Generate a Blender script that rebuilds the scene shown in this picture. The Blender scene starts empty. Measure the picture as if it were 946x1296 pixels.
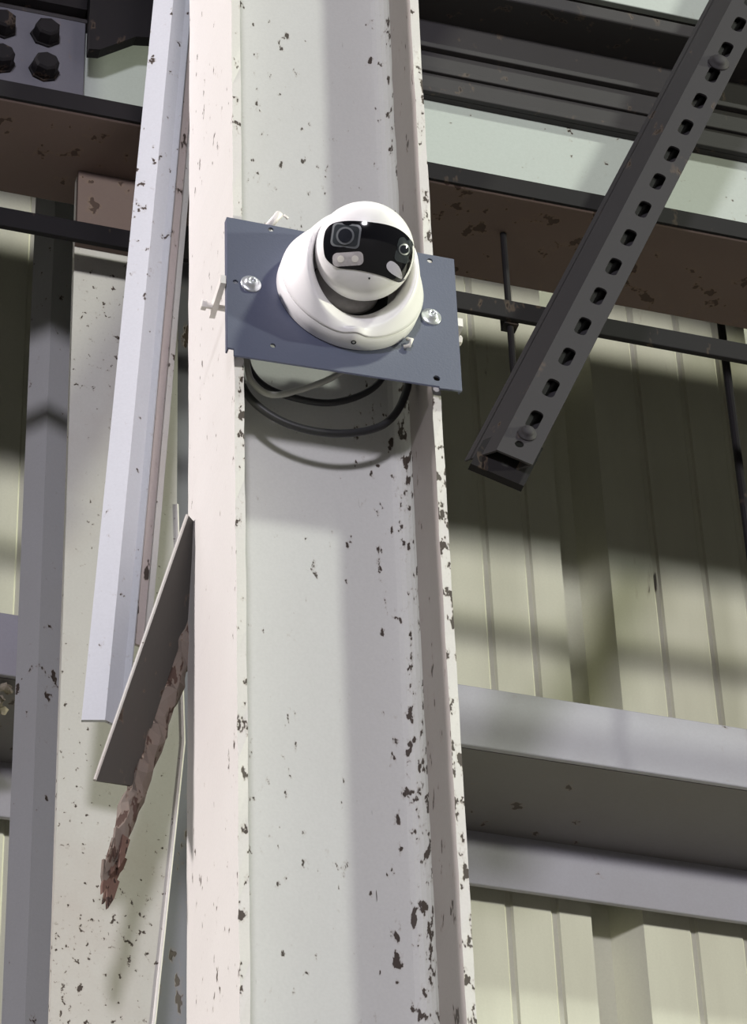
import bpy, bmesh, math, random
from mathutils import Vector, Matrix
random.seed(7)
S = bpy.context.scene
COL = S.collection

# ------------------------------------------------------------------ camera
cam_d = bpy.data.cameras.new('camera'); cam = bpy.data.objects.new('camera', cam_d); COL.objects.link(cam)
cam_d.sensor_fit = 'VERTICAL'; cam_d.sensor_height = 24.0
cam_d.lens = 24.0 * 4500.0 / 1296.0
cam_d.clip_start = 0.05; cam_d.clip_end = 200
CR = Vector((0.9578, -0.2857, -0.0311)); CU = Vector((-0.1601, -0.6202, 0.7679)); CF = Vector((0.2387, 0.7306, 0.6398))
cam.matrix_world = Matrix(((CR.x, CU.x, -CF.x, -0.6506), (CR.y, CU.y, -CF.y, -2.1456), (CR.z, CU.z, -CF.z, 1.5755), (0, 0, 0, 1)))
S.camera = cam

# ------------------------------------------------------------------ world and lamps
S.view_settings.view_transform = 'Standard'; S.view_settings.look = 'None'
S.view_settings.gamma = 1.0; S.view_settings.exposure = 0.0; S.view_settings.use_curve_mapping = False
w = bpy.data.worlds.new('hall_air'); S.world = w; w.use_nodes = True
w.node_tree.nodes['Background'].inputs[0].default_value = (0.92, 0.93, 1.0, 1)
w.node_tree.nodes['Background'].inputs[1].default_value = 0.018

def lamp(name, pos, target, power, size, color):
    l = bpy.data.lights.new(name, 'AREA'); l.shape = 'DISK'; l.size = size; l.energy = power; l.color = color
    o = bpy.data.objects.new(name, l); COL.objects.link(o); o.location = pos
    o.rotation_euler = (Vector(target) - Vector(pos)).to_track_quat('-Z', 'Y').to_euler()
lamp('bay_lamp_right', (3.8, -4.5, 8.75), (0, 0, 3.6), 285, 0.6, (0.95, 1.0, 0.86))
lamp('bay_lamp_front', (-3.9, -13.2, 4.75), (0, 0, 3.6), 960, 1.5, (0.95, 0.92, 1.0))
lamp('bay_lamp_far_right', (28.0, -11.2, 4.9), (0.4, 0.5, 3.85), 7800, 1.2, (0.98, 1.0, 0.78))
lamp('bay_lamp_left', (-5.7, -0.25, 7.2), (-0.1, 0, 3.6), 620, 0.6, (1.0, 0.93, 0.92))

# ------------------------------------------------------------------ materials
def nd(nt, t, **kw):
    n = nt.nodes.new(t)
    for k, v in kw.items(): setattr(n, k, v)
    return n
def base_mat(name, color, rough=0.5, metal=0.0):
    m = bpy.data.materials.new(name); m.use_nodes = True
    b = m.node_tree.nodes['Principled BSDF']
    b.inputs['Base Color'].default_value = (*color, 1); b.inputs['Roughness'].default_value = rough; b.inputs['Metallic'].default_value = metal
    return m
def plain(name, color, rough=0.5, metal=0.0, var=0.06, scale=40.0, bump=0.0):
    m = base_mat(name, color, rough, metal); nt = m.node_tree; b = nt.nodes['Principled BSDF']
    tc = nd(nt, 'ShaderNodeTexCoord'); no = nd(nt, 'ShaderNodeTexNoise'); no.inputs['Scale'].default_value = scale; no.inputs['Detail'].default_value = 4
    nt.links.new(tc.outputs['Object'], no.inputs['Vector'])
    mx = nd(nt, 'ShaderNodeMix', data_type='RGBA')
    mx.inputs['A'].default_value = (*[c * (1 - var) for c in color], 1); mx.inputs['B'].default_value = (*[min(1, c * (1 + var)) for c in color], 1)
    nt.links.new(no.outputs['Fac'], mx.inputs['Factor']); nt.links.new(mx.outputs['Result'], b.inputs['Base Color'])
    if bump:
        bp = nd(nt, 'ShaderNodeBump'); bp.inputs['Strength'].default_value = bump; bp.inputs['Distance'].default_value = 0.001
        nt.links.new(no.outputs['Fac'], bp.inputs['Height']); nt.links.new(bp.outputs['Normal'], b.inputs['Normal'])
    return m
def steel(name, paint, rust=(0.055, 0.04, 0.032), chip=0.66, scale=70.0, stretch=0.45, cluster=7.0, dirt=0.25, dirt_col=(0.30, 0.26, 0.22), rough=0.55, zones=(), seed=0.0, streak=None):
    """painted steel: broad dirt, fine grain and dark rust chips; zones = (axis, from, to, gain) strips where the paint has chipped more"""
    m = base_mat(name, paint, rough); nt = m.node_tree; L = nt.links.new; b = nt.nodes['Principled BSDF']
    tc = nd(nt, 'ShaderNodeTexCoord')
    mp = nd(nt, 'ShaderNodeMapping'); mp.inputs['Scale'].default_value = (1, 1, stretch); mp.inputs['Location'].default_value = (seed, seed * 1.7, seed * 0.6)
    L(tc.outputs['Object'], mp.inputs['Vector'])
    n1 = nd(nt, 'ShaderNodeTexNoise'); n1.inputs['Scale'].default_value = scale; n1.inputs['Detail'].default_value = 3; n1.inputs['Roughness'].default_value = 0.6
    n2 = nd(nt, 'ShaderNodeTexNoise'); n2.inputs['Scale'].default_value = cluster; n2.inputs['Detail'].default_value = 2
    n3 = nd(nt, 'ShaderNodeTexNoise'); n3.inputs['Scale'].default_value = 3.0; n3.inputs['Detail'].default_value = 6; n3.inputs['Roughness'].default_value = 0.65
    n4 = nd(nt, 'ShaderNodeTexNoise'); n4.inputs['Scale'].default_value = 420.0; n4.inputs['Detail'].default_value = 2
    for n in (n1, n2, n3): L(mp.outputs['Vector'], n.inputs['Vector'])
    L(tc.outputs['Object'], n4.inputs['Vector'])
    # chip field = fine noise + 0.35 * (cluster - 0.5) + zone gains
    a = nd(nt, 'ShaderNodeMath', operation='MULTIPLY_ADD'); a.inputs[1].default_value = 0.35; L(n2.outputs['Fac'], a.inputs[0]); L(n1.outputs['Fac'], a.inputs[2])
    cur = a.outputs[0]
    if zones:
        sp = nd(nt, 'ShaderNodeSeparateXYZ'); L(tc.outputs['Object'], sp.inputs[0])
        for ax, lo, hi, g in zones:
            mr = nd(nt, 'ShaderNodeMapRange', interpolation_type='SMOOTHSTEP'); mr.inputs['From Min'].default_value = lo; mr.inputs['From Max'].default_value = hi
            mr.inputs['To Min'].default_value = 0; mr.inputs['To Max'].default_value = g
            L(sp.outputs[ax], mr.inputs['Value'])
            ad = nd(nt, 'ShaderNodeMath', operation='ADD'); L(cur, ad.inputs[0]); L(mr.outputs[0], ad.inputs[1]); cur = ad.outputs[0]
    th = nd(nt, 'ShaderNodeMapRange'); th.inputs['From Min'].default_value = chip + 0.175; th.inputs['From Max'].default_value = chip + 0.2
    L(cur, th.inputs['Value'])
    if streak:
        m5 = nd(nt, 'ShaderNodeMapping'); m5.inputs['Scale'].default_value = (1, 1, 0.07); L(tc.outputs['Object'], m5.inputs['Vector'])
        n5 = nd(nt, 'ShaderNodeTexNoise'); n5.inputs['Scale'].default_value = 150.0; n5.inputs['Detail'].default_value = 3; n5.inputs['Roughness'].default_value = 0.7; L(m5.outputs['Vector'], n5.inputs['Vector'])
        s5 = nd(nt, 'ShaderNodeSeparateXYZ'); L(tc.outputs['Object'], s5.inputs[0])
        d5 = nd(nt, 'ShaderNodeMath', operation='SUBTRACT'); d5.inputs[1].default_value = streak[0]; L(s5.outputs[0], d5.inputs[0])
        e5 = nd(nt, 'ShaderNodeMath', operation='ABSOLUTE'); L(d5.outputs[0], e5.inputs[0])
        f5 = nd(nt, 'ShaderNodeMapRange'); f5.inputs['From Min'].default_value = 0; f5.inputs['From Max'].default_value = streak[1]; f5.inputs['To Min'].default_value = streak[2]; f5.inputs['To Max'].default_value = 0; L(e5.outputs[0], f5.inputs['Value'])
        g5 = nd(nt, 'ShaderNodeMath', operation='ADD'); L(n5.outputs['Fac'], g5.inputs[0]); L(f5.outputs[0], g5.inputs[1])
        h5 = nd(nt, 'ShaderNodeMapRange'); h5.inputs['From Min'].default_value = 0.77; h5.inputs['From Max'].default_value = 0.79; L(g5.outputs[0], h5.inputs['Value'])
        k5 = nd(nt, 'ShaderNodeMath', operation='MAXIMUM'); L(th.outputs[0], k5.inputs[0]); L(h5.outputs[0], k5.inputs[1]); th = k5
    d = nd(nt, 'ShaderNodeMapRange'); d.inputs['From Min'].default_value = 0.42; d.inputs['From Max'].default_value = 0.75; d.inputs['To Max'].default_value = dirt
    L(n3.outputs['Fac'], d.inputs['Value'])
    g = nd(nt, 'ShaderNodeMix', data_type='RGBA'); g.inputs['A'].default_value = (*[c * 0.93 for c in paint], 1); g.inputs['B'].default_value = (*[min(1, c * 1.05) for c in paint], 1)
    L(n4.outputs['Fac'], g.inputs['Factor'])
    mx = nd(nt, 'ShaderNodeMix', data_type='RGBA'); mx.inputs['B'].default_value = (*dirt_col, 1)
    L(d.outputs[0], mx.inputs['Factor']); L(g.outputs['Result'], mx.inputs['A'])
    # brown halo, then dark chip
    ha = nd(nt, 'ShaderNodeMapRange'); ha.inputs['From Min'].default_value = chip + 0.13; ha.inputs['From Max'].default_value = chip + 0.2; ha.inputs['To Max'].default_value = 0.35
    L(cur, ha.inputs['Value'])
    m2 = nd(nt, 'ShaderNodeMix', data_type='RGBA'); m2.inputs['B'].default_value = (0.23, 0.16, 0.11, 1)
    L(ha.outputs[0], m2.inputs['Factor']); L(mx.outputs['Result'], m2.inputs['A'])
    m3 = nd(nt, 'ShaderNodeMix', data_type='RGBA'); m3.inputs['B'].default_value = (*rust, 1)
    L(th.outputs[0], m3.inputs['Factor']); L(m2.outputs['Result'], m3.inputs['A'])
    L(m3.outputs['Result'], b.inputs['Base Color'])
    bp = nd(nt, 'ShaderNodeBump'); bp.inputs['Strength'].default_value = 0.5; bp.inputs['Distance'].default_value = 0.0012; bp.invert = True
    L(th.outputs[0], bp.inputs['Height']); L(bp.outputs['Normal'], b.inputs['Normal'])
    return m

M = {}
M['column'] = steel('column_paint', (0.63, 0.63, 0.62), chip=0.700, scale=120, stretch=0.5, dirt=0.22, dirt_col=(0.42, 0.40, 0.38),
                    zones=((0, 0.035, 0.07, 0.065), (0, 0.066, 0.080, 0.07), (0, -0.066, -0.0785, 0.08)), streak=(0.042, 0.012, 0.13))
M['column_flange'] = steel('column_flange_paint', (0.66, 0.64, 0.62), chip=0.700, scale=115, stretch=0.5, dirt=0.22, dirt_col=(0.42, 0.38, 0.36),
                    zones=((1, -0.05, -0.0755, 0.05), (1, -0.072, -0.0757, 0.05)), seed=3.1)
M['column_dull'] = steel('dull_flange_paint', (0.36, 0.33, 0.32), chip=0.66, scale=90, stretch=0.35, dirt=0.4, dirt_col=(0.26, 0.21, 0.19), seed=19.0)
M['cream'] = steel('cream_cladding_paint', (0.655, 0.65, 0.535), chip=0.80, scale=60, stretch=0.15, dirt=0.6, dirt_col=(0.36, 0.33, 0.27), zones=((2, 3.62, 3.2, 0.03),), rough=0.5, seed=1.3)
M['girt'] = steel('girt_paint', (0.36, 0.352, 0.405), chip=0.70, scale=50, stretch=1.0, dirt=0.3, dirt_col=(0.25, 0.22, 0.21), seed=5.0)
M['beam'] = steel('beam_paint', (0.41, 0.45, 0.435), chip=0.700, scale=80, stretch=1.0, dirt=0.15, seed=2.2)
M['beam_rusty'] = steel('rusty_beam_paint', (0.17, 0.13, 0.12), rust=(0.075, 0.052, 0.045), chip=0.66, scale=45, stretch=1.0, dirt=0.5, dirt_col=(0.14, 0.09, 0.08), rough=0.8, seed=8.0)
M['dark_steel'] = steel('dark_sooty_steel', (0.016, 0.015, 0.017), rust=(0.015, 0.012, 0.011), chip=0.66, scale=50, dirt=0.4, dirt_col=(0.028, 0.023, 0.023), rough=0.7, seed=4.0)
M['post'] = steel('grey_post_paint', (0.40, 0.40, 0.415), chip=0.680, scale=95, stretch=0.7, dirt=0.2, seed=6.0)
M['pale'] = steel('pale_post_paint', (0.56, 0.55, 0.52), chip=0.670, scale=150, stretch=0.8, dirt=0.75, dirt_col=(0.40, 0.33, 0.29), zones=((2, 3.50, 3.15, 0.022),), seed=9.0)
M['blue_pale'] = steel('blue_white_brace_paint', (0.60, 0.62, 0.66), chip=0.700, scale=95, stretch=0.7, dirt=0.18, dirt_col=(0.40, 0.42, 0.46), seed=11.0)
M['pink'] = steel('pinkish_undercoat', (0.48, 0.42, 0.40), chip=0.660, scale=90, dirt=0.3, seed=12.0)
M['angle'] = steel('dark_angle_paint', (0.065, 0.06, 0.055), chip=0.680, scale=90, dirt=0.5, dirt_col=(0.085, 0.055, 0.045), seed=13.0)
M['rust_dark'] = steel('dark_rust_flakes', (0.13, 0.075, 0.058), rust=(0.035, 0.018, 0.014), chip=0.56, scale=120, stretch=0.5, dirt=0.8, dirt_col=(0.22, 0.15, 0.12), rough=0.95, seed=25.0)
M['rust'] = steel('flaking_rust', (0.165, 0.14, 0.12), rust=(0.07, 0.04, 0.03), chip=0.505, scale=110, stretch=0.35, dirt=0.9, dirt_col=(0.17, 0.11, 0.085), rough=0.9, seed=14.0)
M['strut'] = steel('strut_zinc', (0.052, 0.049, 0.054), chip=0.70, scale=50, dirt=0.35, dirt_col=(0.05, 0.045, 0.045), rough=0.6, seed=15.0)
for k_ in ('dark_steel', 'strut', 'angle', 'beam_rusty'): M[k_].node_tree.nodes['Principled BSDF'].inputs['Specular IOR Level'].default_value = 0.15
M['girt_shaded'] = steel('shaded_girt_paint', (0.17, 0.16, 0.165), chip=0.72, scale=50, stretch=1.0, dirt=0.5, dirt_col=(0.12, 0.10, 0.095), seed=21.0)  # darker copy of the girt paint: soffit shade put into the colour
M['deck'] = steel('sooty_deck_steel', (0.042, 0.039, 0.043), rust=(0.03, 0.025, 0.025), chip=0.68, scale=50, dirt=0.5, dirt_col=(0.03, 0.027, 0.027), rough=0.8, seed=22.0)
M['splice'] = steel('dull_blue_splice_paint', (0.15, 0.15, 0.18), chip=0.66, scale=70, dirt=0.3, dirt_col=(0.08, 0.08, 0.09), seed=17.0)
M['plate'] = plain('blue_grey_powder_coat', (0.083, 0.094, 0.147), 0.45, 0.0, 0.05, 500, 0.1)
M['zinc'] = plain('bright_zinc', (0.72, 0.75, 0.78), 0.32, 0.7, 0.15, 300)
M['whitebolt'] = plain('white_painted_bolt', (0.78, 0.75, 0.72), 0.45, 0.1, 0.08, 200)
M['black'] = plain('black_recess', (0.012, 0.012, 0.014), 0.7)
M['white'] = plain('white_plastic', (0.90, 0.885, 0.885), 0.38, 0.0, 0.01, 200)
M['glossblack'] = plain('glossy_black_visor', (0.008, 0.008, 0.010), 0.08, 0.0, 0.1, 20)
M['lensframe'] = plain('lens_surround', (0.16, 0.17, 0.18), 0.3, 0.1)
M['lensdark'] = plain('lens_well', (0.035, 0.04, 0.045), 0.15)
M['lensglass'] = plain('lens_glass', (0.02, 0.022, 0.028), 0.03)
M['led'] = plain('pale_led_window', (0.55, 0.52, 0.52), 0.25, 0.0, 0.3, 260)
M['ledgrey'] = plain('lilac_led_window', (0.52, 0.50, 0.58), 0.3, 0.0, 0.08, 200)
M['leddot'] = plain('led_chip', (0.85, 0.82, 0.75), 0.2)
M['seat'] = plain('grey_swivel_plastic', (0.42, 0.40, 0.40), 0.5, 0.0, 0.3, 150)
M['cablewhite'] = plain('dirty_white_cable', (0.50, 0.50, 0.46), 0.5)
M['cableblack'] = plain('black_cable', (0.02, 0.02, 0.022), 0.5)
M['concrete'] = plain('concrete_floor', (0.13, 0.125, 0.12), 0.85, 0.0, 0.2, 4, 0.2)
M['debris'] = plain('caked_dust', (0.30, 0.26, 0.21), 0.95, 0.0, 0.6, 120, 0.8)

# ------------------------------------------------------------------ helpers
def link(name, me, mat, parent=None, smooth=False):
    o = bpy.data.objects.new(name, me); COL.objects.link(o)
    if mat is not None: me.materials.append(mat)
    if smooth:
        for p in me.polygons: p.use_smooth = True
    if parent is not None:
        o.parent = parent; o.matrix_parent_inverse = parent.matrix_basis.inverted()
    return o
def obj(name, bm, mat, parent=None, smooth=False):
    bmesh.ops.recalc_face_normals(bm, faces=bm.faces)
    me = bpy.data.meshes.new(name); bm.to_mesh(me); bm.free()
    return link(name, me, mat, parent, smooth)
def thing(name, label, cat, loc=(0, 0, 0), group=None):
    o = bpy.data.objects.new(name, None); COL.objects.link(o); o.location = loc
    o.empty_display_size = 0.05
    o['label'] = label; o['category'] = cat
    if group: o['group'] = group
    return o
def tag(o, label, cat, group=None):
    o['label'] = label; o['category'] = cat
    if group: o['group'] = group
    return o
def structure(o): o['kind'] = 'structure'; return o
def box(bm, a, b, mat=None, bevel=0.0):
    v = [bm.verts.new((x, y, z)) for x in (a[0], b[0]) for y in (a[1], b[1]) for z in (a[2], b[2])]
    fs = []
    for q in ((0, 1, 3, 2), (4, 6, 7, 5), (0, 4, 5, 1), (2, 3, 7, 6), (0, 2, 6, 4), (1, 5, 7, 3)):
        fs.append(bm.faces.new([v[i] for i in q]))
    if bevel:
        es = list({e for f in fs for e in f.edges})
        bmesh.ops.bevel(bm, geom=es, offset=bevel, segments=2, affect='EDGES', profile=0.5)
    return v
def prism(bm, pts, frame, h0, h1):
    """pts: 2-D outline; frame(u, v, h) -> world point"""
    A = [bm.verts.new(frame(u, v, h0)) for u, v in pts]; B = [bm.verts.new(frame(u, v, h1)) for u, v in pts]
    n = len(pts)
    for i in range(n):
        j = (i + 1) % n; bm.faces.new((A[i], A[j], B[j], B[i]))
    bm.faces.new(A[::-1]); bm.faces.new(B)
def tube(bm, path, r, seg=10, cap=True, radii=None):
    path = [Vector(p) for p in path]; rings = []
    up = Vector((0.13, 0.21, 0.97)).normalized()
    for i, p in enumerate(path):
        t = (path[min(i + 1, len(path) - 1)] - path[max(i - 1, 0)]).normalized()
        a = t.cross(up)
        if a.length < 1e-4: a = t.cross(Vector((1, 0, 0)))
        a.normalize(); c = a.cross(t)
        rr = radii[i] if radii else r
        rings.append([bm.verts.new(p + (a * math.cos(2 * math.pi * k / seg) + c * math.sin(2 * math.pi * k / seg)) * rr) for k in range(seg)])
    for i in range(len(rings) - 1):
        for k in range(seg):
            bm.faces.new((rings[i][k], rings[i][(k + 1) % seg], rings[i + 1][(k + 1) % seg], rings[i + 1][k]))
    if cap:
        bm.faces.new(rings[0][::-1]); bm.faces.new(rings[-1])
def lathe(bm, prof, origin, axis, seg=24):
    """prof: (height along axis, radius)"""
    ax = Vector(axis).normalized(); t = Vector((0, 0, 1)) if abs(ax.z) < 0.9 else Vector((1, 0, 0))
    e1 = ax.cross(t).normalized(); e2 = ax.cross(e1); O = Vector(origin); rings = []
    for h, r in prof:
        if r < 1e-6: rings.append([bm.verts.new(O + ax * h)])
        else: rings.append([bm.verts.new(O + ax * h + (e1 * math.cos(2 * math.pi * k / seg) + e2 * math.sin(2 * math.pi * k / seg)) * r) for k in range(seg)])
    for A, B in zip(rings, rings[1:]):
        for k in range(seg):
            k2 = (k + 1) % seg
            if len(A) == 1 and len(B) == 1: continue
            if len(A) == 1: bm.faces.new((A[0], B[k2], B[k]))
            elif len(B) == 1: bm.faces.new((A[k], A[k2], B[0]))
            else: bm.faces.new((A[k], A[k2], B[k2], B[k]))
def catmull(pts, n=8):
    P = [Vector(p) for p in pts]; P = [P[0] * 2 - P[1]] + P + [P[-1] * 2 - P[-2]]; out = []
    for i in range(1, len(P) - 2):
        for k in range(n):
            t = k / n; a, b, c, d = P[i - 1], P[i], P[i + 1], P[i + 2]
            out.append(0.5 * ((2 * b) + (c - a) * t + (2 * a - 5 * b + 4 * c - d) * t * t + (3 * b - a - 3 * c + d) * t ** 3))
    out.append(P[-2]); return out
def sheet_with_holes(outer, holes, thick):
    """flat sheet in local XY with real holes, thickness along Z"""
    cu = bpy.data.curves.new('sheet', 'CURVE'); cu.dimensions = '2D'; cu.fill_mode = 'BOTH'; cu.extrude = thick / 2
    for loop in [outer] + holes:
        s = cu.splines.new('POLY'); s.points.add(len(loop) - 1); s.use_cyclic_u = True
        for p, (x, y) in zip(s.points, loop): p.co = (x, y, 0, 1)
    o = bpy.data.objects.new('sheet', cu); COL.objects.link(o)
    dg = bpy.context.evaluated_depsgraph_get(); me = bpy.data.meshes.new_from_object(o.evaluated_get(dg))
    bpy.data.objects.remove(o); bpy.data.curves.remove(cu)
    me.materials.clear()
    return me
def circle(cx, cy, r, n=20): return [(cx + r * math.cos(2 * math.pi * k / n), cy + r * math.sin(2 * math.pi * k / n)) for k in range(n)]
def rounded(cx, cy, hx, hy, r, rot=0.0, n=5):
    out = []
    for sx, sy, a0 in ((1, 1, 0), (-1, 1, 90), (-1, -1, 180), (1, -1, 270)):
        for k in range(n + 1):
            a = math.radians(a0 + 90 * k / n); out.append((sx * (hx - r) + r * math.cos(a), sy * (hy - r) + r * math.sin(a)))
    c, s = math.cos(rot), math.sin(rot)
    return [(cx + x * c - y * s, cy + x * s + y * c) for x, y in out]
def transform(me, mat): me.transform(mat); me.update()

# ------------------------------------------------------------------ setting: floor and cladding wall
bm = bmesh.new(); box(bm, (-8, -9, -0.2), (9, 0.8, 0)); structure(obj('floor', bm, M['concrete']))

wall = thing('wall_back', '', ''); del wall['label']; del wall['category']; structure(wall)
YW = 0.600
def rib_profile(x0):
    return [(x0 - .0, YW), (x0 + .006, YW + .030), (x0 + .031, YW + .030), (x0 + .055, YW),
            (x0 + .104, YW), (x0 + .106, YW + .003), (x0 + .111, YW + .003), (x0 + .113, YW),
            (x0 + .160, YW), (x0 + .162, YW + .003), (x0 + .167, YW + .003), (x0 + .169, YW),
            (x0 + .208, YW), (x0 + .210, YW + .003), (x0 + .215, YW + .003), (x0 + .217, YW)]
for s in range(-3, 4):
    pts = []
    for i in range(4): pts += rib_profile(0.455 + s * 1.0 + (i - 2) * 0.25)
    pts.append((0.455 + s * 1.0 + 0.5 + 0.02, YW)); 
    off = 0.0
    bm = bmesh.new(); oy = -0.0006 * (s % 2)
    prism(bm, [(x, y + oy) for x, y in pts] + [(x, y + oy + .0005) for x, y in pts[::-1]], lambda u, v, h: (u, v, h), 0.0, 7.5)
    obj('cladding_sheet', bm, M['cream'], wall)

# ------------------------------------------------------------------ girt: channel laid toes down in front of the wall
g = thing('wall_girt', 'grey channel girt running level along the cladding below the brown beam', 'girt', (0, 0.44, 3.51))
ZG = 3.568; YN, YF = 0.439, 0.5745
bm = bmesh.new(); box(bm, (-3, YN, ZG), (3.5, YN + .006, ZG + .072), bevel=.0015); obj('upper_flange', bm, M['girt'], g)
bm = bmesh.new(); box(bm, (-3, YN + .006, ZG), (3.5, YF, ZG + .005)); obj('web', bm, M['girt_shaded'], g)['label'] = 'dirty soffit with its shade put into the paint colour'
bm = bmesh.new(); box(bm, (-3, YF, ZG - .062), (3.5, YF + .006, ZG + .005), bevel=.0015); obj('lower_flange', bm, M['girt'], g)
bm = bmesh.new(); box(bm, (-3, YF + .006, ZG - .030), (3.5, .5985, ZG - .025)); obj('fixing_leg', bm, M['girt'], g)

# ------------------------------------------------------------------ crane beam: I-section behind the column
ZB, ZT = 3.9854, 4.287; YA, YR = 0.12, 0.239
b = thing('crane_beam', 'long I-beam with rusty brown underside and pale spotted web, behind the main column', 'beam', (0, 0.18, ZB))
bm = bmesh.new(); box(bm, (-3, YA, ZB), (3.5, YR, ZB + .022), bevel=.002); obj('bottom_flange', bm, M['beam_rusty'], b)['label'] = 'rusty brown bottom flange'
bm = bmesh.new(); box(bm, (-3, YA - .003, ZB + .001), (3.5, YA, ZB + .0225)); obj('edge_strip', bm, M['dark_steel'], b)
bm = bmesh.new(); box(bm, (-3, .175, ZB + .022), (3.5, .184, ZT - .018)); obj('web', bm, M['beam'], b)['label'] = 'pale green-white web with rust spots'
bm = bmesh.new(); box(bm, (-3, YA, ZT - .018), (3.5, YR, ZT), bevel=.002); obj('top_flange', bm, M['deck'], b)
bm = bmesh.new(); box(bm, (-3, .168, 4.158), (3.5, .175, ZT - .018)); obj('apron_plate', bm, M['deck'], b)
for z_, y_ in ((4.158, .006), (4.190, .004), (4.222, .007)):
    bm = bmesh.new(); box(bm, (-3, .168 - y_, z_), (3.5, .168, z_ + .007), bevel=.001); obj('apron_ledge', bm, M['deck'], b)

# walkway deck above, placed also to keep the right bay lamp off the wall
d = thing('walkway_deck', 'dark underside of the walkway above the crane beam with pale front edge', 'walkway', (0, .3, 4.358))
bm = bmesh.new(); box(bm, (-3, .178, 4.358), (3.5, .598, 4.376)); obj('deck_plate', bm, M['deck'], d)
bm = bmesh.new(); box(bm, (-3, .170, 4.358), (3.5, .178, 4.64), bevel=.001); obj('fascia', bm, M['beam'], d)['label'] = 'pale front fascia'
for x in (-1.2, -.4, .75, 1.6, 2.4):
    bm = bmesh.new(); box(bm, (x, .182, 4.349), (x + .006, .46, 4.358)); obj('joist', bm, M['deck'], d)

# horizontal dark bar and sag rods
bm = bmesh.new(); box(bm, (-3, .160, 3.864), (3.5, .166, 3.887), bevel=.001)
tag(obj('tie_bar', bm, M['dark_steel']), 'dark flat bar running level just under the brown beam', 'bar')
bm = bmesh.new(); tube(bm, [(.250, .171, ZB), (.250, .171, 3.80)], .0032); box(bm, (.243, .166, 3.862), (.257, .178, 3.880))
tag(obj('sag_rod', bm, M['dark_steel']), 'thin dark rod hanging from the brown beam just right of the column', 'rod')
bm = bmesh.new(); tube(bm, [(.532, .30, 4.358), (.532, .30, ZG + .072)], .0042)
tag(obj('sag_rod', bm, M['dark_steel']), 'thin dark rod near the right picture edge, dropping to the grey girt', 'rod')

# ------------------------------------------------------------------ main column
HX, HY, TF, TW = .0882, .076, .0078, .003
c = thing('steel_column', 'chipped white H-section column carrying the camera plate, nearest of all posts', 'column')
bm = bmesh.new(); R = .014
def arc(cx, cy, r, a0, a1, n=5): return [(cx + r * math.cos(math.radians(a0 + (a1 - a0) * k / n)), cy + r * math.sin(math.radians(a0 + (a1 - a0) * k / n))) for k in range(n + 1)]
xi = HX - TF
web = arc(xi - R, -TW - R, R, 90, 0) + arc(xi - R, TW + R, R, 0, -90) + arc(-xi + R, TW + R, R, 270, 180) + arc(-xi + R, -TW - R, R, 180, 90)
prism(bm, web, lambda u, v, h: (u, v, h), 0, 6.5); obj('web', bm, M['column'], c)
for sx in (-1, 1):
    bm = bmesh.new(); lo, hi = sorted((sx * xi, sx * HX))
    # slightly wavy front edges, as on old rolled steel
    n = 260; rows = []
    for k in range(n + 1):
        z = 6.5 * k / n; j = lambda: random.uniform(-.0006, .0006)
        rows.append([bm.verts.new((x + j() * .5, y + j(), z)) for x, y in ((lo, -HY), (hi, -HY), (hi, HY), (lo, HY))])
    for A, B in zip(rows, rows[1:]):
        for k in range(4): bm.faces.new((A[k], A[(k + 1) % 4], B[(k + 1) % 4], B[k]))
    bm.faces.new(rows[0]); bm.faces.new(rows[-1])
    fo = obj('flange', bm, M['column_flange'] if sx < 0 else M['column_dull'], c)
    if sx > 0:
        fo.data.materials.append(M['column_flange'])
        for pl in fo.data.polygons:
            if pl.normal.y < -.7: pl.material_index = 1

# ------------------------------------------------------------------ mounting plate
PY = -.0885
p = thing('mounting_plate', 'blue-grey sheet metal plate clamped across the column behind the camera', 'plate', (0, PY, 3.60))
outer = [(-.0973, 3.526), (-.0918, 3.526), (-.0918, 3.519), (.083, 3.5245), (.083, 3.5225), (.1027, 3.524), (.1027, 3.674), (-.0973, 3.674)]
holes = [circle(-.090, 3.601, .0024), circle(-.059, 3.669, .0024), circle(-.059, 3.537, .0024), circle(.081, 3.667, .0026), circle(.081, 3.533, .0030)]
me = sheet_with_holes(outer, holes, .002)
transform(me, Matrix(((1, 0, 0, 0), (0, 0, 1, PY + .001), (0, 1, 0, 0), (0, 0, 0, 1))))
link('panel', me, M['plate'], p)
for x0, x1 in ((-.0973, -.0958), (.1012, .1027)):
    bm = bmesh.new(); box(bm, (x0, PY + .002, 3.526), (x1, PY + .007, 3.674)); obj('edge_lip', bm, M['plate'], p)
for x, z, r in ((-.077, 3.601, .0088), (.079, 3.601, .0088)):
    bm = bmesh.new(); lathe(bm, [(0, r), (.0012, r), (.0018, r * .92), (.002, r * .72), (.0045, r * .62), (.0058, r * .45), (.0062, r * .22), (.0042, r * .2), (.0042, 0)], (x, PY, z), (0, -1, 0))
    o = obj('screw', bm, M['zinc'], p, True); o['label'] = 'bright zinc washer-head screw'
for x in (-.086, .086):
    bm = bmesh.new(); box(bm, (x - .006, PY + .002, 3.575), (x + .006, -.0755, 3.63)); obj('spacer', bm, M['zinc'], p)

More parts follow.
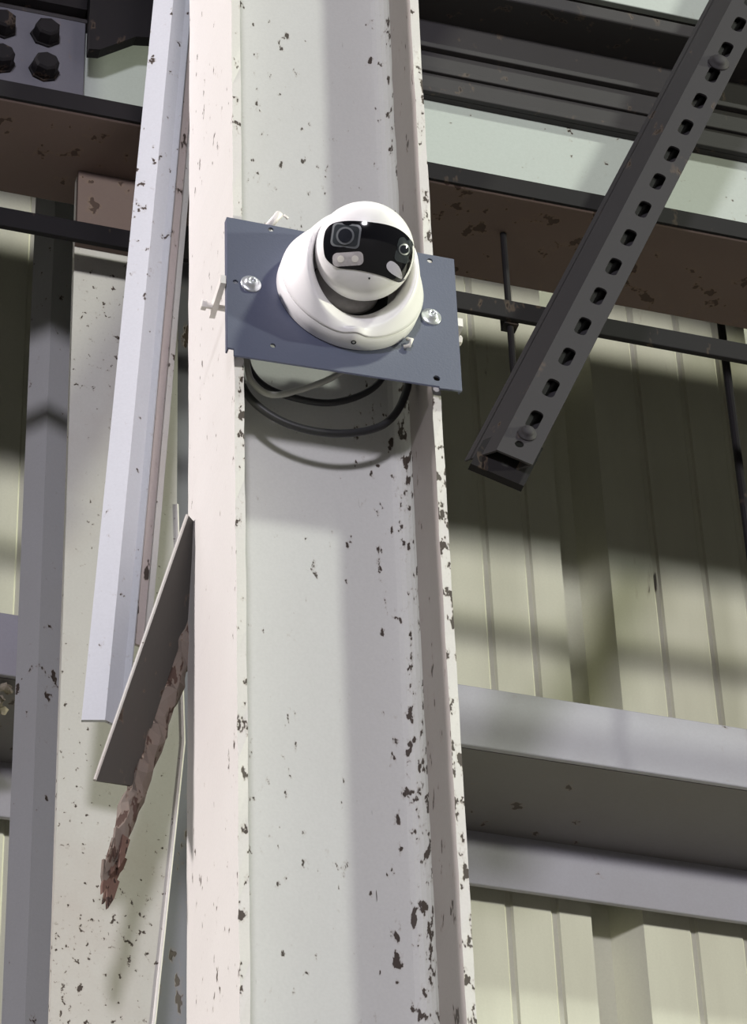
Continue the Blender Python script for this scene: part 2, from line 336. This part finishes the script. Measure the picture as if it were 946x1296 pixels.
# beam clamps at the plate's edges
def clamp(sx, label):
    t = thing('flange_clamp', label, 'clamp', (sx * .1, -.06, 3.6), None)
    x0, x1 = sorted((sx * .0945, sx * .1005))
    if sx > 0: x0, x1 = .1030, .1075
    else: x0, x1 = -.1025, -.0978
    bm = bmesh.new(); prism(bm, [(-.0875, 3.598), (-.0875, 3.607), (-.050, 3.602), (-.050, 3.592)], lambda u, v, h: (h, u, v), x0, x1); obj('jaw', bm, M['whitebolt'], t)
    xo = sx * (.0885 if sx < 0 else .0885)
    zc = 3.597 if sx < 0 else 3.609; xe = .108 if sx < 0 else .1115
    bm = bmesh.new(); tube(bm, [(xo, -.059, zc), (sx * xe, -.059, zc)], .0026)
    obj('bolt', bm, M['whitebolt'], t, False)
    bm = bmesh.new(); lathe(bm, [(0, 0), (0, .0046), (.004, .0046), (.0045, .004), (.0045, 0)], (sx * (xe - .0005), -.059, zc), (sx, 0, 0), 6); obj('bolt_head', bm, M['whitebolt'], t)
clamp(-1, 'small white clamp with bolt at the left edge of the blue-grey plate')
clamp(1, 'small white clamp with bolt at the right edge of the blue-grey plate')
bm = bmesh.new(); a = Vector((-.058, PY + .004, 3.679)); dr = Vector((.42, -.25, .62)).normalized()
lathe(bm, [(-.004, 0), (-.004, .0034), (.013, .0034), (.0135, .0030), (.0135, .0016), (.010, .0014), (.010, 0)], a, dr, 14)
for s in (-1, 1): lathe(bm, [(0, 0), (0, .0012), (.0045, .0012), (.005, 0)], a + dr * .0125 + Vector((.004 * s, 0, 0)), Vector((.8, .2, -.5)), 8)
tag(obj('toggle_bolt', bm, M['whitebolt'], None, True), 'white bolt stub poking up behind the top edge of the plate', 'bolt')

# cables drooping behind the plate
def cable(label, pts, r, mat, grp=None):
    bm = bmesh.new(); tube(bm, catmull(pts, 8), r, 10); tag(obj('cable', bm, mat, None, True), label, 'cable', grp)
cable('dirty white cable drooping below the left half of the plate', [(-.070, -.045, 3.62), (-.0695, -.042, 3.585), (-.068, -.04, 3.562), (-.063, -.038, 3.541), (-.046, -.037, 3.5305), (-.018, -.038, 3.543), (.010, -.04, 3.563), (.03, -.045, 3.59), (.035, -.055, 3.61), (.02, -.058, 3.625)], .0027, M['cablewhite'])
cable('black cable hanging in the lowest loop below the plate', [(-.074, -.03, 3.60), (-.072, -.032, 3.55), (-.060, -.036, 3.519), (-.03, -.038, 3.500), (.011, -.04, 3.498), (.050, -.04, 3.517), (.070, -.04, 3.556), (.074, -.04, 3.60), (.06, -.05, 3.63), (.02, -.052, 3.635)], .0034, M['cableblack'])
cable('black cable in the shorter loop between white cable and lowest loop', [(-.065, -.022, 3.60), (-.060, -.024, 3.565), (-.04, -.026, 3.545), (.006, -.028, 3.541), (.045, -.028, 3.566), (.058, -.028, 3.60), (.04, -.045, 3.62), (.01, -.048, 3.625)], .003, M['cableblack'])

# ------------------------------------------------------------------ security camera
BX, BZ = .006, 3.6085
cam_t = thing('security_camera', 'white turret security camera with glossy black face, fixed on the blue-grey plate', 'camera', (BX, PY, BZ))
def sstep(t): t = max(0, min(1, t)); return t * t * (3 - 2 * t)
def ring_surface(bm, prof, seg=96, close=True):
    """prof(s, phi) -> list of (out, radius); phi measured from straight down"""
    rings = []
    for k in range(seg):
        ph = -math.pi + 2 * math.pi * k / seg
        s = sstep(1 - abs(ph) / math.radians(120))
        rings.append([bm.verts.new((BX + r * math.sin(ph), PY - o, BZ - r * math.cos(ph))) for o, r in prof(s, ph)])
    for k in range(seg):
        A, B = rings[k], rings[(k + 1) % seg]
        for i in range(len(A) - 1): bm.faces.new((A[i], A[i + 1], B[i + 1], B[i]))
lp = lambda a, b, s: a + (b - a) * s
seam = lambda ph: .0165 + .0045 * math.exp(-(ph / .13) ** 2)
bm = bmesh.new()
ring_surface(bm, lambda s, ph: [(0, .02), (0, .0603), (.001, .0613), (seam(ph) - .0006, .0615), (seam(ph), .0605), (.008, .05), (.004, .03), (.004, .001)])
obj('base_ring', bm, M['white'], cam_t, True)
bm = bmesh.new()
def shell_prof(s, ph):
    q = seam(ph)
    P = [(q + .0002, .0590), (q + .0003, .0610), (q + .0012, .0613)]
    P += [(lp(.025, q + .0018, s), lp(.0582, .0606, s)), (lp(.035, q + .003, s), lp(.0532, .0588, s)), (lp(.045, q + .004, s), lp(.0498, .0568, s)), (lp(.053, .0212, s), lp(.0466, .0550, s)),
          (lp(.0545, .0215, s), lp(.0452, .0538, s)), (lp(.054, .0208, s), lp(.0430, .0520, s)), (lp(.050, .0180, s), lp(.0416, .0440, s)), (lp(.044, .0150, s), lp(.0413, .0375, s)), (lp(.036, .0125, s), lp(.0413, .0335, s)), (lp(.03, .0115, s), lp(.0413, .0325, s)), (lp(.02, .006, s), lp(.040, .031, s))]
    return P
ring_surface(bm, shell_prof)
obj('shell', bm, M['white'], cam_t, True)
bm = bmesh.new(); lathe(bm, [(0, .0), (0, .034), (.0015, .034), (.0015, 0)], (BX, PY - .0042, BZ), (0, -1, 0)); obj('socket_floor', bm, M['black'], cam_t)
bm = bmesh.new(); lathe(bm, [(0, .0022), (.0006, .0022), (.0006, .0014), (.0001, .0012), (.0001, 0)], (BX + .001, PY - .010, BZ - .0612), (0, 0, -1), 14); obj('rim_screw', bm, M['black'], cam_t)
bm = bmesh.new(); tube(bm, [(BX + .050, PY - .003, BZ - .040), (BX + .053, PY - .006, BZ - .043), (BX + .0515, PY - .004, BZ - .048), (BX + .047, PY - .002, BZ - .049)], .0018, 8); obj('seal_strand', bm, M['whitebolt'], cam_t, True)
# eyeball, turned out and down
BALL = Vector((.006, PY - .052, 3.611)); RB = .041
E1, E2, E3 = CR.copy(), CU.copy(), -CF
def depth(r):
    w_ = math.sqrt(max(0, RB * RB - r * r)); return w_ if w_ < .020 else .020 + (w_ - .020) * .62
def onball(u, v, extra=0.0): return BALL + E1 * u + E2 * v + E3 * (depth(math.hypot(u, v)) + extra)
bm = bmesh.new(); rings = []; NS = 64
for i in range(0, 41):
    th = math.pi * i / 40; r = RB * math.sin(th); wv = RB * math.cos(th)
    if wv > .020: wv = .020 + (wv - .020) * .62
    rings.append([bm.verts.new(BALL + E3 * wv + (E1 * math.cos(2 * math.pi * k / NS) + E2 * math.sin(2 * math.pi * k / NS)) * r) for k in range(NS)] if 0 < i < 40 else [bm.verts.new(BALL + E3 * wv)])
for A, B in zip(rings, rings[1:]):
    for k in range(NS):
        k2 = (k + 1) % NS
        if len(A) == 1: bm.faces.new((A[0], B[k], B[k2]))
        elif len(B) == 1: bm.faces.new((A[k], B[0], A[k2]))
        else: bm.faces.new((A[k], B[k], B[k2], A[k2]))
ball = obj('eyeball', bm, M['white'], cam_t, True)
def smooth_loop(pts, n=4):
    N = len(pts); out = []
    for i in range(N):
        a, b_, c_, d_ = [Vector((*pts[(i + k) % N], 0)) for k in (-1, 0, 1, 2)]
        for k in range(n):
            t = k / n; q = 0.5 * ((2 * b_) + (c_ - a) * t + (2 * a - 5 * b_ + 4 * c_ - d_) * t * t + (3 * b_ - a - 3 * c_ + d_) * t ** 3); out.append((q.x, q.y))
    return out
def patch(name, outline, extra, mat, parent, rings=8, lift=.0005):
    bm = bmesh.new(); cx = sum(p_[0] for p_ in outline) / len(outline); cy = sum(p_[1] for p_ in outline) / len(outline)
    cen = bm.verts.new(onball(cx, cy, extra)); R_ = []
    for i in range(1, rings + 1):
        f = i / rings; R_.append([bm.verts.new(onball(cx + (x - cx) * f, cy + (y - cy) * f, extra)) for x, y in outline])
    T_ = [bm.verts.new(onball(x, y, extra)) for x, y in outline]; U_ = [bm.verts.new(onball(x, y, extra - lift - .0008)) for x, y in outline]
    n = len(outline)
    for k in range(n): bm.faces.new((cen, R_[0][k], R_[0][(k + 1) % n]))
    for A, B in zip(R_, R_[1:]):
        for k in range(n): bm.faces.new((A[k], B[k], B[(k + 1) % n], A[(k + 1) % n]))
    for k in range(n): bm.faces.new((T_[k], U_[k], U_[(k + 1) % n], T_[(k + 1) % n]))
    return obj(name, bm, mat, parent, True)
K = 1 / 1552.0
px = lambda u, v: ((u - 462) * K, -(v - 318) * K)     # drawing units of the face: 1 unit = 0.64 mm, ball centre at (462, 318)
face = smooth_loop([px(*q) for q in ((413, 293), (421, 285.5), (437, 282.8), (456, 283.2), (474, 285), (490, 287.5), (504, 292), (516, 300), (524.5, 311), (525.5, 324), (522, 340), (515, 353), (508, 358.5), (501, 358.5), (483, 352), (456, 346), (432, 343), (421, 338), (412.5, 329), (410, 318), (410, 305))], 4)
visor = patch('faceplate', face, .0006, M['glossblack'], cam_t, 20)
visor['label'] = 'glossy black faceplate'
RT = math.radians(-8)
def at(u, v): return px(u, v)
l1 = patch('lens', rounded(*at(438.5, 301.5), 18.5 * K, 15.5 * K, 6 * K, RT), .0012, M['lensframe'], cam_t, 4)
patch('lens_well', rounded(*at(438.5, 301.5), 16 * K, 13 * K, 5 * K, RT), .0016, M['lensdark'], l1, 4)
patch('lens_rim', circle(*at(437.5, 302), 11.5 * K, 28), .0021, M['lensframe'], l1, 3)
patch('lens_glass', circle(*at(437.5, 302), 9.0 * K, 28), .0025, M['lensglass'], l1, 3)
R2 = math.radians(-14)
l2 = patch('lens', rounded(*at(511.8, 319.5), 9.6 * K, 16 * K, 5.5 * K, R2), .0010, M['lensdark'], cam_t, 4)
patch('lens_rim', circle(*at(512.5, 318.5), 7.2 * K, 24), .0016, M['lensframe'], l2, 3)
patch('lens_glass', circle(*at(512.5, 318.5), 5.4 * K, 24), .0020, M['lensglass'], l2, 3)
led = patch('light_window', rounded(*at(441, 331.5), 19.5 * K, 8.6 * K, 6 * K, math.radians(3)), .0019, M['led'], cam_t, 4); led['label'] = 'pale light window with two chips'
for u in (432, 450): patch('light_chip', circle(*at(u, 331.5), 4.4 * K, 16), .0023, M['leddot'], led, 2)
lo2 = smooth_loop([at(*q) for q in ((490.5, 337), (495, 333.6), (501, 336), (506, 341), (509, 348), (509.5, 354.5), (503, 353), (494, 347.5), (490, 342))], 3)
patch('light_window', lo2, .0011, M['ledgrey'], cam_t, 3)
patch('microphone_hole', circle(*at(468, 355.5), 1.3 * K, 10), .0003, M['black'], ball, 1)
# swivel collar under the ball
bm = bmesh.new(); lathe(bm, [(0, .012), (0, .0285), (.007, .0285), (.010, .025), (.010, .012)], (BX - .003, PY - .0058, BZ + .002), (-.05, -1, -.12), 40); obj('swivel_collar', bm, M['seat'], cam_t, True)

# ------------------------------------------------------------------ slotted angle strut, right
st = thing('slotted_angle', 'grey perforated angle strut slanting in front of the crane beam', 'strut', (.2, .03, 3.6))
A0 = Vector((.211, .03, 3.616)); A1 = Vector((.462, .03, 4.194)); ax = (A1 - A0).normalized()
wd = Vector((ax.z, 0, -ax.x))                       # across the slotted face, towards the right
wd = (wd + Vector((0, -.10, 0))).normalized(); nn = ax.cross(wd).normalized()
pitch = (A1 - A0).length / 14
outer = [(-.0175, -.052), (.0165, -.052), (.0165, 1.5), (-.0175, 1.5)]
slots = [rounded(0, pitch * k, .0058, .0118, .0045) for k in range(0, 31)]
slots += [circle(-.002, -.035, .004)]
me = sheet_with_holes(outer, slots, .0022)
F = Matrix(((wd.x, ax.x, nn.x, A0.x), (wd.y, ax.y, nn.y, A0.y), (wd.z, ax.z, nn.z, A0.z), (0, 0, 0, 1)))
transform(me, F); link('slotted_leg', me, M['strut'], st)
back = (Vector((0, 1, 0)) * .80 - wd * .62); back = (back - ax * back.dot(ax)).normalized()
def sf(u, v, h): return A0 + wd * -.0175 + back * u + ax * h + wd * v
bm = bmesh.new(); prism(bm, [(0, 0), (.036, 0), (.036, .0022), (0, .0022)], sf, -.052, 1.5); obj('plain_leg', bm, M['strut'], st)
bm = bmesh.new(); prism(bm, [(.0, .0318), (.030, .0318), (.030, .0340), (0, .0340)], sf, -.052, 1.5); obj('plain_leg', bm, M['strut'], st)
bm = bmesh.new(); prism(bm, [(.028, .0), (.030, .0), (.030, .034), (.028, .034)], sf, -.052, 1.5); obj('back_web', bm, M['deck'], st)
for h, s in ((pitch * 12.45, 1), (-.020, .8)):
    bm = bmesh.new(); o = A0 + ax * h - nn * .0011
    nrm = -nn if (-nn).dot(CF) < 0 else nn
    o = A0 + ax * h + nrm * .0011
    lathe(bm, [(0, 0), (0, .0105 * s), (.0015, .0105 * s), (.0015, .008 * s), (.005, .0075 * s), (.0065, .005 * s), (.007, 0)], o, nrm, 18); obj('bolt', bm, M['strut'], st, True)
bm = bmesh.new(); ce = A0 - ax * .045
prism(bm, [(-.032, -.022), (.018, -.022), (.018, .03), (-.020, .03), (-.032, .01)], lambda u, v, h: ce + wd * u + ax * v + Vector((0, h, 0)), .012, .02); obj('end_cleat', bm, M['dark_steel'], st)

# ------------------------------------------------------------------ left side members
# tall square post near the wall, corner towards the viewer
pt = thing('square_post', 'narrow grey post with two visible faces at the far left, in front of cladding', 'post', (-.1435, .412, 0))
bm = bmesh.new(); s_ = .0148
prism(bm, [(-.0205, .004), (-.0035, -.0125), (.0190, -.002), (.003, .018)], lambda u, v, h: (-.1435 + u, .412 + v, h), 0, 4.345); obj('shaft', bm, M['post'], pt)
bm = bmesh.new(); box(bm, (-.20, .365, 0), (-.09, .455, .012)); obj('base_plate', bm, M['post'], pt)

# wide pale post plate behind the braces, tapering haunch on its right edge
pp = thing('pale_post', 'wide pale speckled post between the narrow grey post and the column', 'post', (-.13, .2, 0))
bm = bmesh.new()
prism(bm, [(-.1665, 0), (-.127, 0), (-.127, 2.70), (-.083, 3.067), (-.060, 3.341), (-.067, 3.60), (-.067, 3.985), (-.1665, 3.985)], lambda u, v, h: (u, h, v), .200, .208)
obj('face_plate', bm, M['pale'], pp)
bm = bmesh.new(); box(bm, (-.1665, .192, 3.893), (-.09, .200, 3.985)); obj('shade_plate', bm, M['beam_rusty'], pp)['label'] = 'dark brown plate standing in for the shade under the beam'  # dark plate added in place of the beam's shade on the post
bm = bmesh.new(); box(bm, (-.135, .208, 0), (-.128, .30, 3.985)); obj('web', bm, M['pale'], pp)
bm = bmesh.new(); tube(bm, [(-.127, .2, 2.70), (-.083, .2, 3.067), (-.060, .2, 3.341), (-.067, .2, 3.60)], .0016, 6); obj('edge_bead', bm, M['whitebolt'], pp)
bm = bmesh.new(); box(bm, (-.085, .30, 0), (.20, .312, 4.345));  # right part, unseen behind the column, widened to shade the narrow grey post
tag(obj('flat_post', bm, M['splice']), 'plain dark grey post, widened unseen behind the column to block lamp light, edge at lower left', 'post')

# blue-white folded brace
br = thing('folded_brace', 'blue-white folded steel brace leaning beside the column, cut square at its foot', 'brace', (-.15, .1, 3.27))
B0 = Vector((-.151, .1, 3.272)); B1 = Vector((-.099, .1, 4.142)); bx = (B1 - B0).normalized(); bp_ = Vector((bx.z, 0, -bx.x))
def bf(u, v, h): return B0 + bp_ * u + Vector((0, v, 0)) + bx * h
bm = bmesh.new(); prism(bm, [(-.0185, .000), (-.0005, -.006), (.0125, -.001), (.0175, -.004), (.0185, -.003), (.0130, .002), (-.0003, -.003), (-.0180, .003)], bf, 0, 2.0); obj('folded_face', bm, M['blue_pale'], br)
bm = bmesh.new(); prism(bm, [(.0180, .002), (.0265, .004), (.0265, .007), (.0180, .005)], bf, .09, 2.0); o = obj('backing_strip', bm, M['pink'], br); o['label'] = 'pinkish strip along the right side'
bm = bmesh.new(); prism(bm, [(.0265, -.003), (.0315, -.002), (.0315, .007), (.0265, .007)], bf, .09, 2.0); obj('edge_rib', bm, M['pale'], br)

# dark angle with a rusted-out second leg
an = thing('rusted_angle', 'dark slanting angle iron with corroded lower end, left of the column', 'angle iron', (-.15, .06, 3.19))
N0 = Vector((-.166, .052, 3.185)); N1 = Vector((-.094, .052, 3.463)); ux = (N1 - N0).normalized(); uw = Vector((ux.z, 0, -ux.x))
al = math.radians(38); u1 = (uw * math.cos(al) + Vector((0, 1, 0)) * math.sin(al)).normalized()
def af(u, v, h): return N0 + u1 * u + ux.cross(u1) * v + ux * h
nrm_ = ux.cross(u1)
bm = bmesh.new(); prism(bm, [(0, -.004), (.036, .020), (.036, .287), (0, .287)], lambda u, v, h: af(u, h, v), 0, .0025); obj('dark_leg', bm, M['angle'], an)
bm = bmesh.new(); tube(bm, [af(-.0004, .001, -.004), af(-.0004, .001, .287)], .0015, 6); obj('worn_edge', bm, M['pale'], an)
bm = bmesh.new(); 
path = []; rad = []
for k in range(31):
    t = k / 30; q = af(.036 + .006, .0, -.055 + t * .30) + Vector((.0, .004, 0)); path.append(q + Vector((random.uniform(-1, 1), random.uniform(-1, 1), 0)) * .0016); rad.append((.0096 if t > .2 else .004 + .028 * t) * random.uniform(.86, 1.12))
tube(bm, path, .009, 7, True, rad)
for v in bm.verts: v.co += Vector((random.uniform(-1, 1), random.uniform(-1, 1), random.uniform(-1, 1))) * .0012
obj('corroded_leg', bm, M['rust'], an)['label'] = 'brown corroded leg with ragged end'
for k in range(12):
    bm = bmesh.new(); h = -.024 - .0035 * k; u = .038 + (k % 3) * .006; L_ = random.uniform(.016, .034); W_ = random.uniform(.003, .006)
    o = af(u, random.uniform(-.004, .004), h); sk = (-ux + Vector((random.uniform(-.12, .12), random.uniform(-.25, .25), -.1))).normalized(); sd = Vector((.9, .2, .1)).cross(sk).normalized()
    sd = (sk.cross(sd) + sd * .3).normalized(); th_ = sk.cross(sd).normalized() * .0012
    v = [o + sd * W_, o + sk * L_ * .6 + sd * W_ * .7, o + sk * L_, o + sk * L_ * .7 - sd * W_ * .5, o - sd * W_ * .8]
    A = [bm.verts.new(q + th_) for q in v]; B = [bm.verts.new(q - th_) for q in v]
    bm.faces.new(A); bm.faces.new(B[::-1])
    for i in range(5): bm.faces.new((A[i], B[i], B[(i + 1) % 5], A[(i + 1) % 5]))
    obj('rust_flake', bm, M['rust_dark'] if k % 3 else M['rust'], an)

# bolted splice plate on the beam web, upper left
sp = thing('splice_plate', 'grey splice plate with large dark bolts on the beam at upper left', 'plate', (-.25, .165, 4.1))
bm = bmesh.new(); box(bm, (-.42, .163, ZB + .022), (-.170, .175, 4.163), bevel=.001); obj('flat', bm, M['splice'], sp)
bm = bmesh.new(); box(bm, (-.42, .150, 4.163), (-.172, .175, 4.268)); obj('packer', bm, M['dark_steel'], sp)
for ix in range(5):
    for z in (4.128, 4.080):
        x = -.2095 - ix * .043
        bm = bmesh.new(); lathe(bm, [(0, .0150), (.002, .0150), (.002, .0128), (.014, .0124), (.016, .010), (.016, 0)], (x, .163, z), (0, -1, 0), 7 if z > 4.1 else 8); obj('bolt', bm, M['dark_steel'], sp)
bm = bmesh.new(); prism(bm, [(-.171, 4.098), (-.160, 4.100), (-.125, 4.128), (-.106, 4.132), (-.104, 4.227), (-.171, 4.227)], lambda u, v, h: (u, h, v), .140, .152)
tag(obj('gusset_plate', bm, M['dark_steel']), 'dark gusset plate under the top flange beside the splice plate', 'plate')

# caked dust and nest bits on the girt, far left
bm = bmesh.new()
for k in range(60):
    c0 = Vector((random.uniform(-.25, -.162), random.uniform(.437, .470), ZG - .022 + random.random() * .026)); r = random.uniform(.003, .008)
    bmesh.ops.create_icosphere(bm, subdivisions=1, radius=r, matrix=Matrix.Translation(c0) @ Matrix.Diagonal((1, 1, .7, 1)))
for v in bm.verts: v.co += Vector((random.uniform(-1, 1), random.uniform(-1, 1), random.uniform(-1, 1))) * .0015
o = obj('caked_debris', bm, M['debris']); tag(o, 'crumbly brown debris clinging to the girt at the far left edge', 'debris'); o['kind'] = 'stuff'
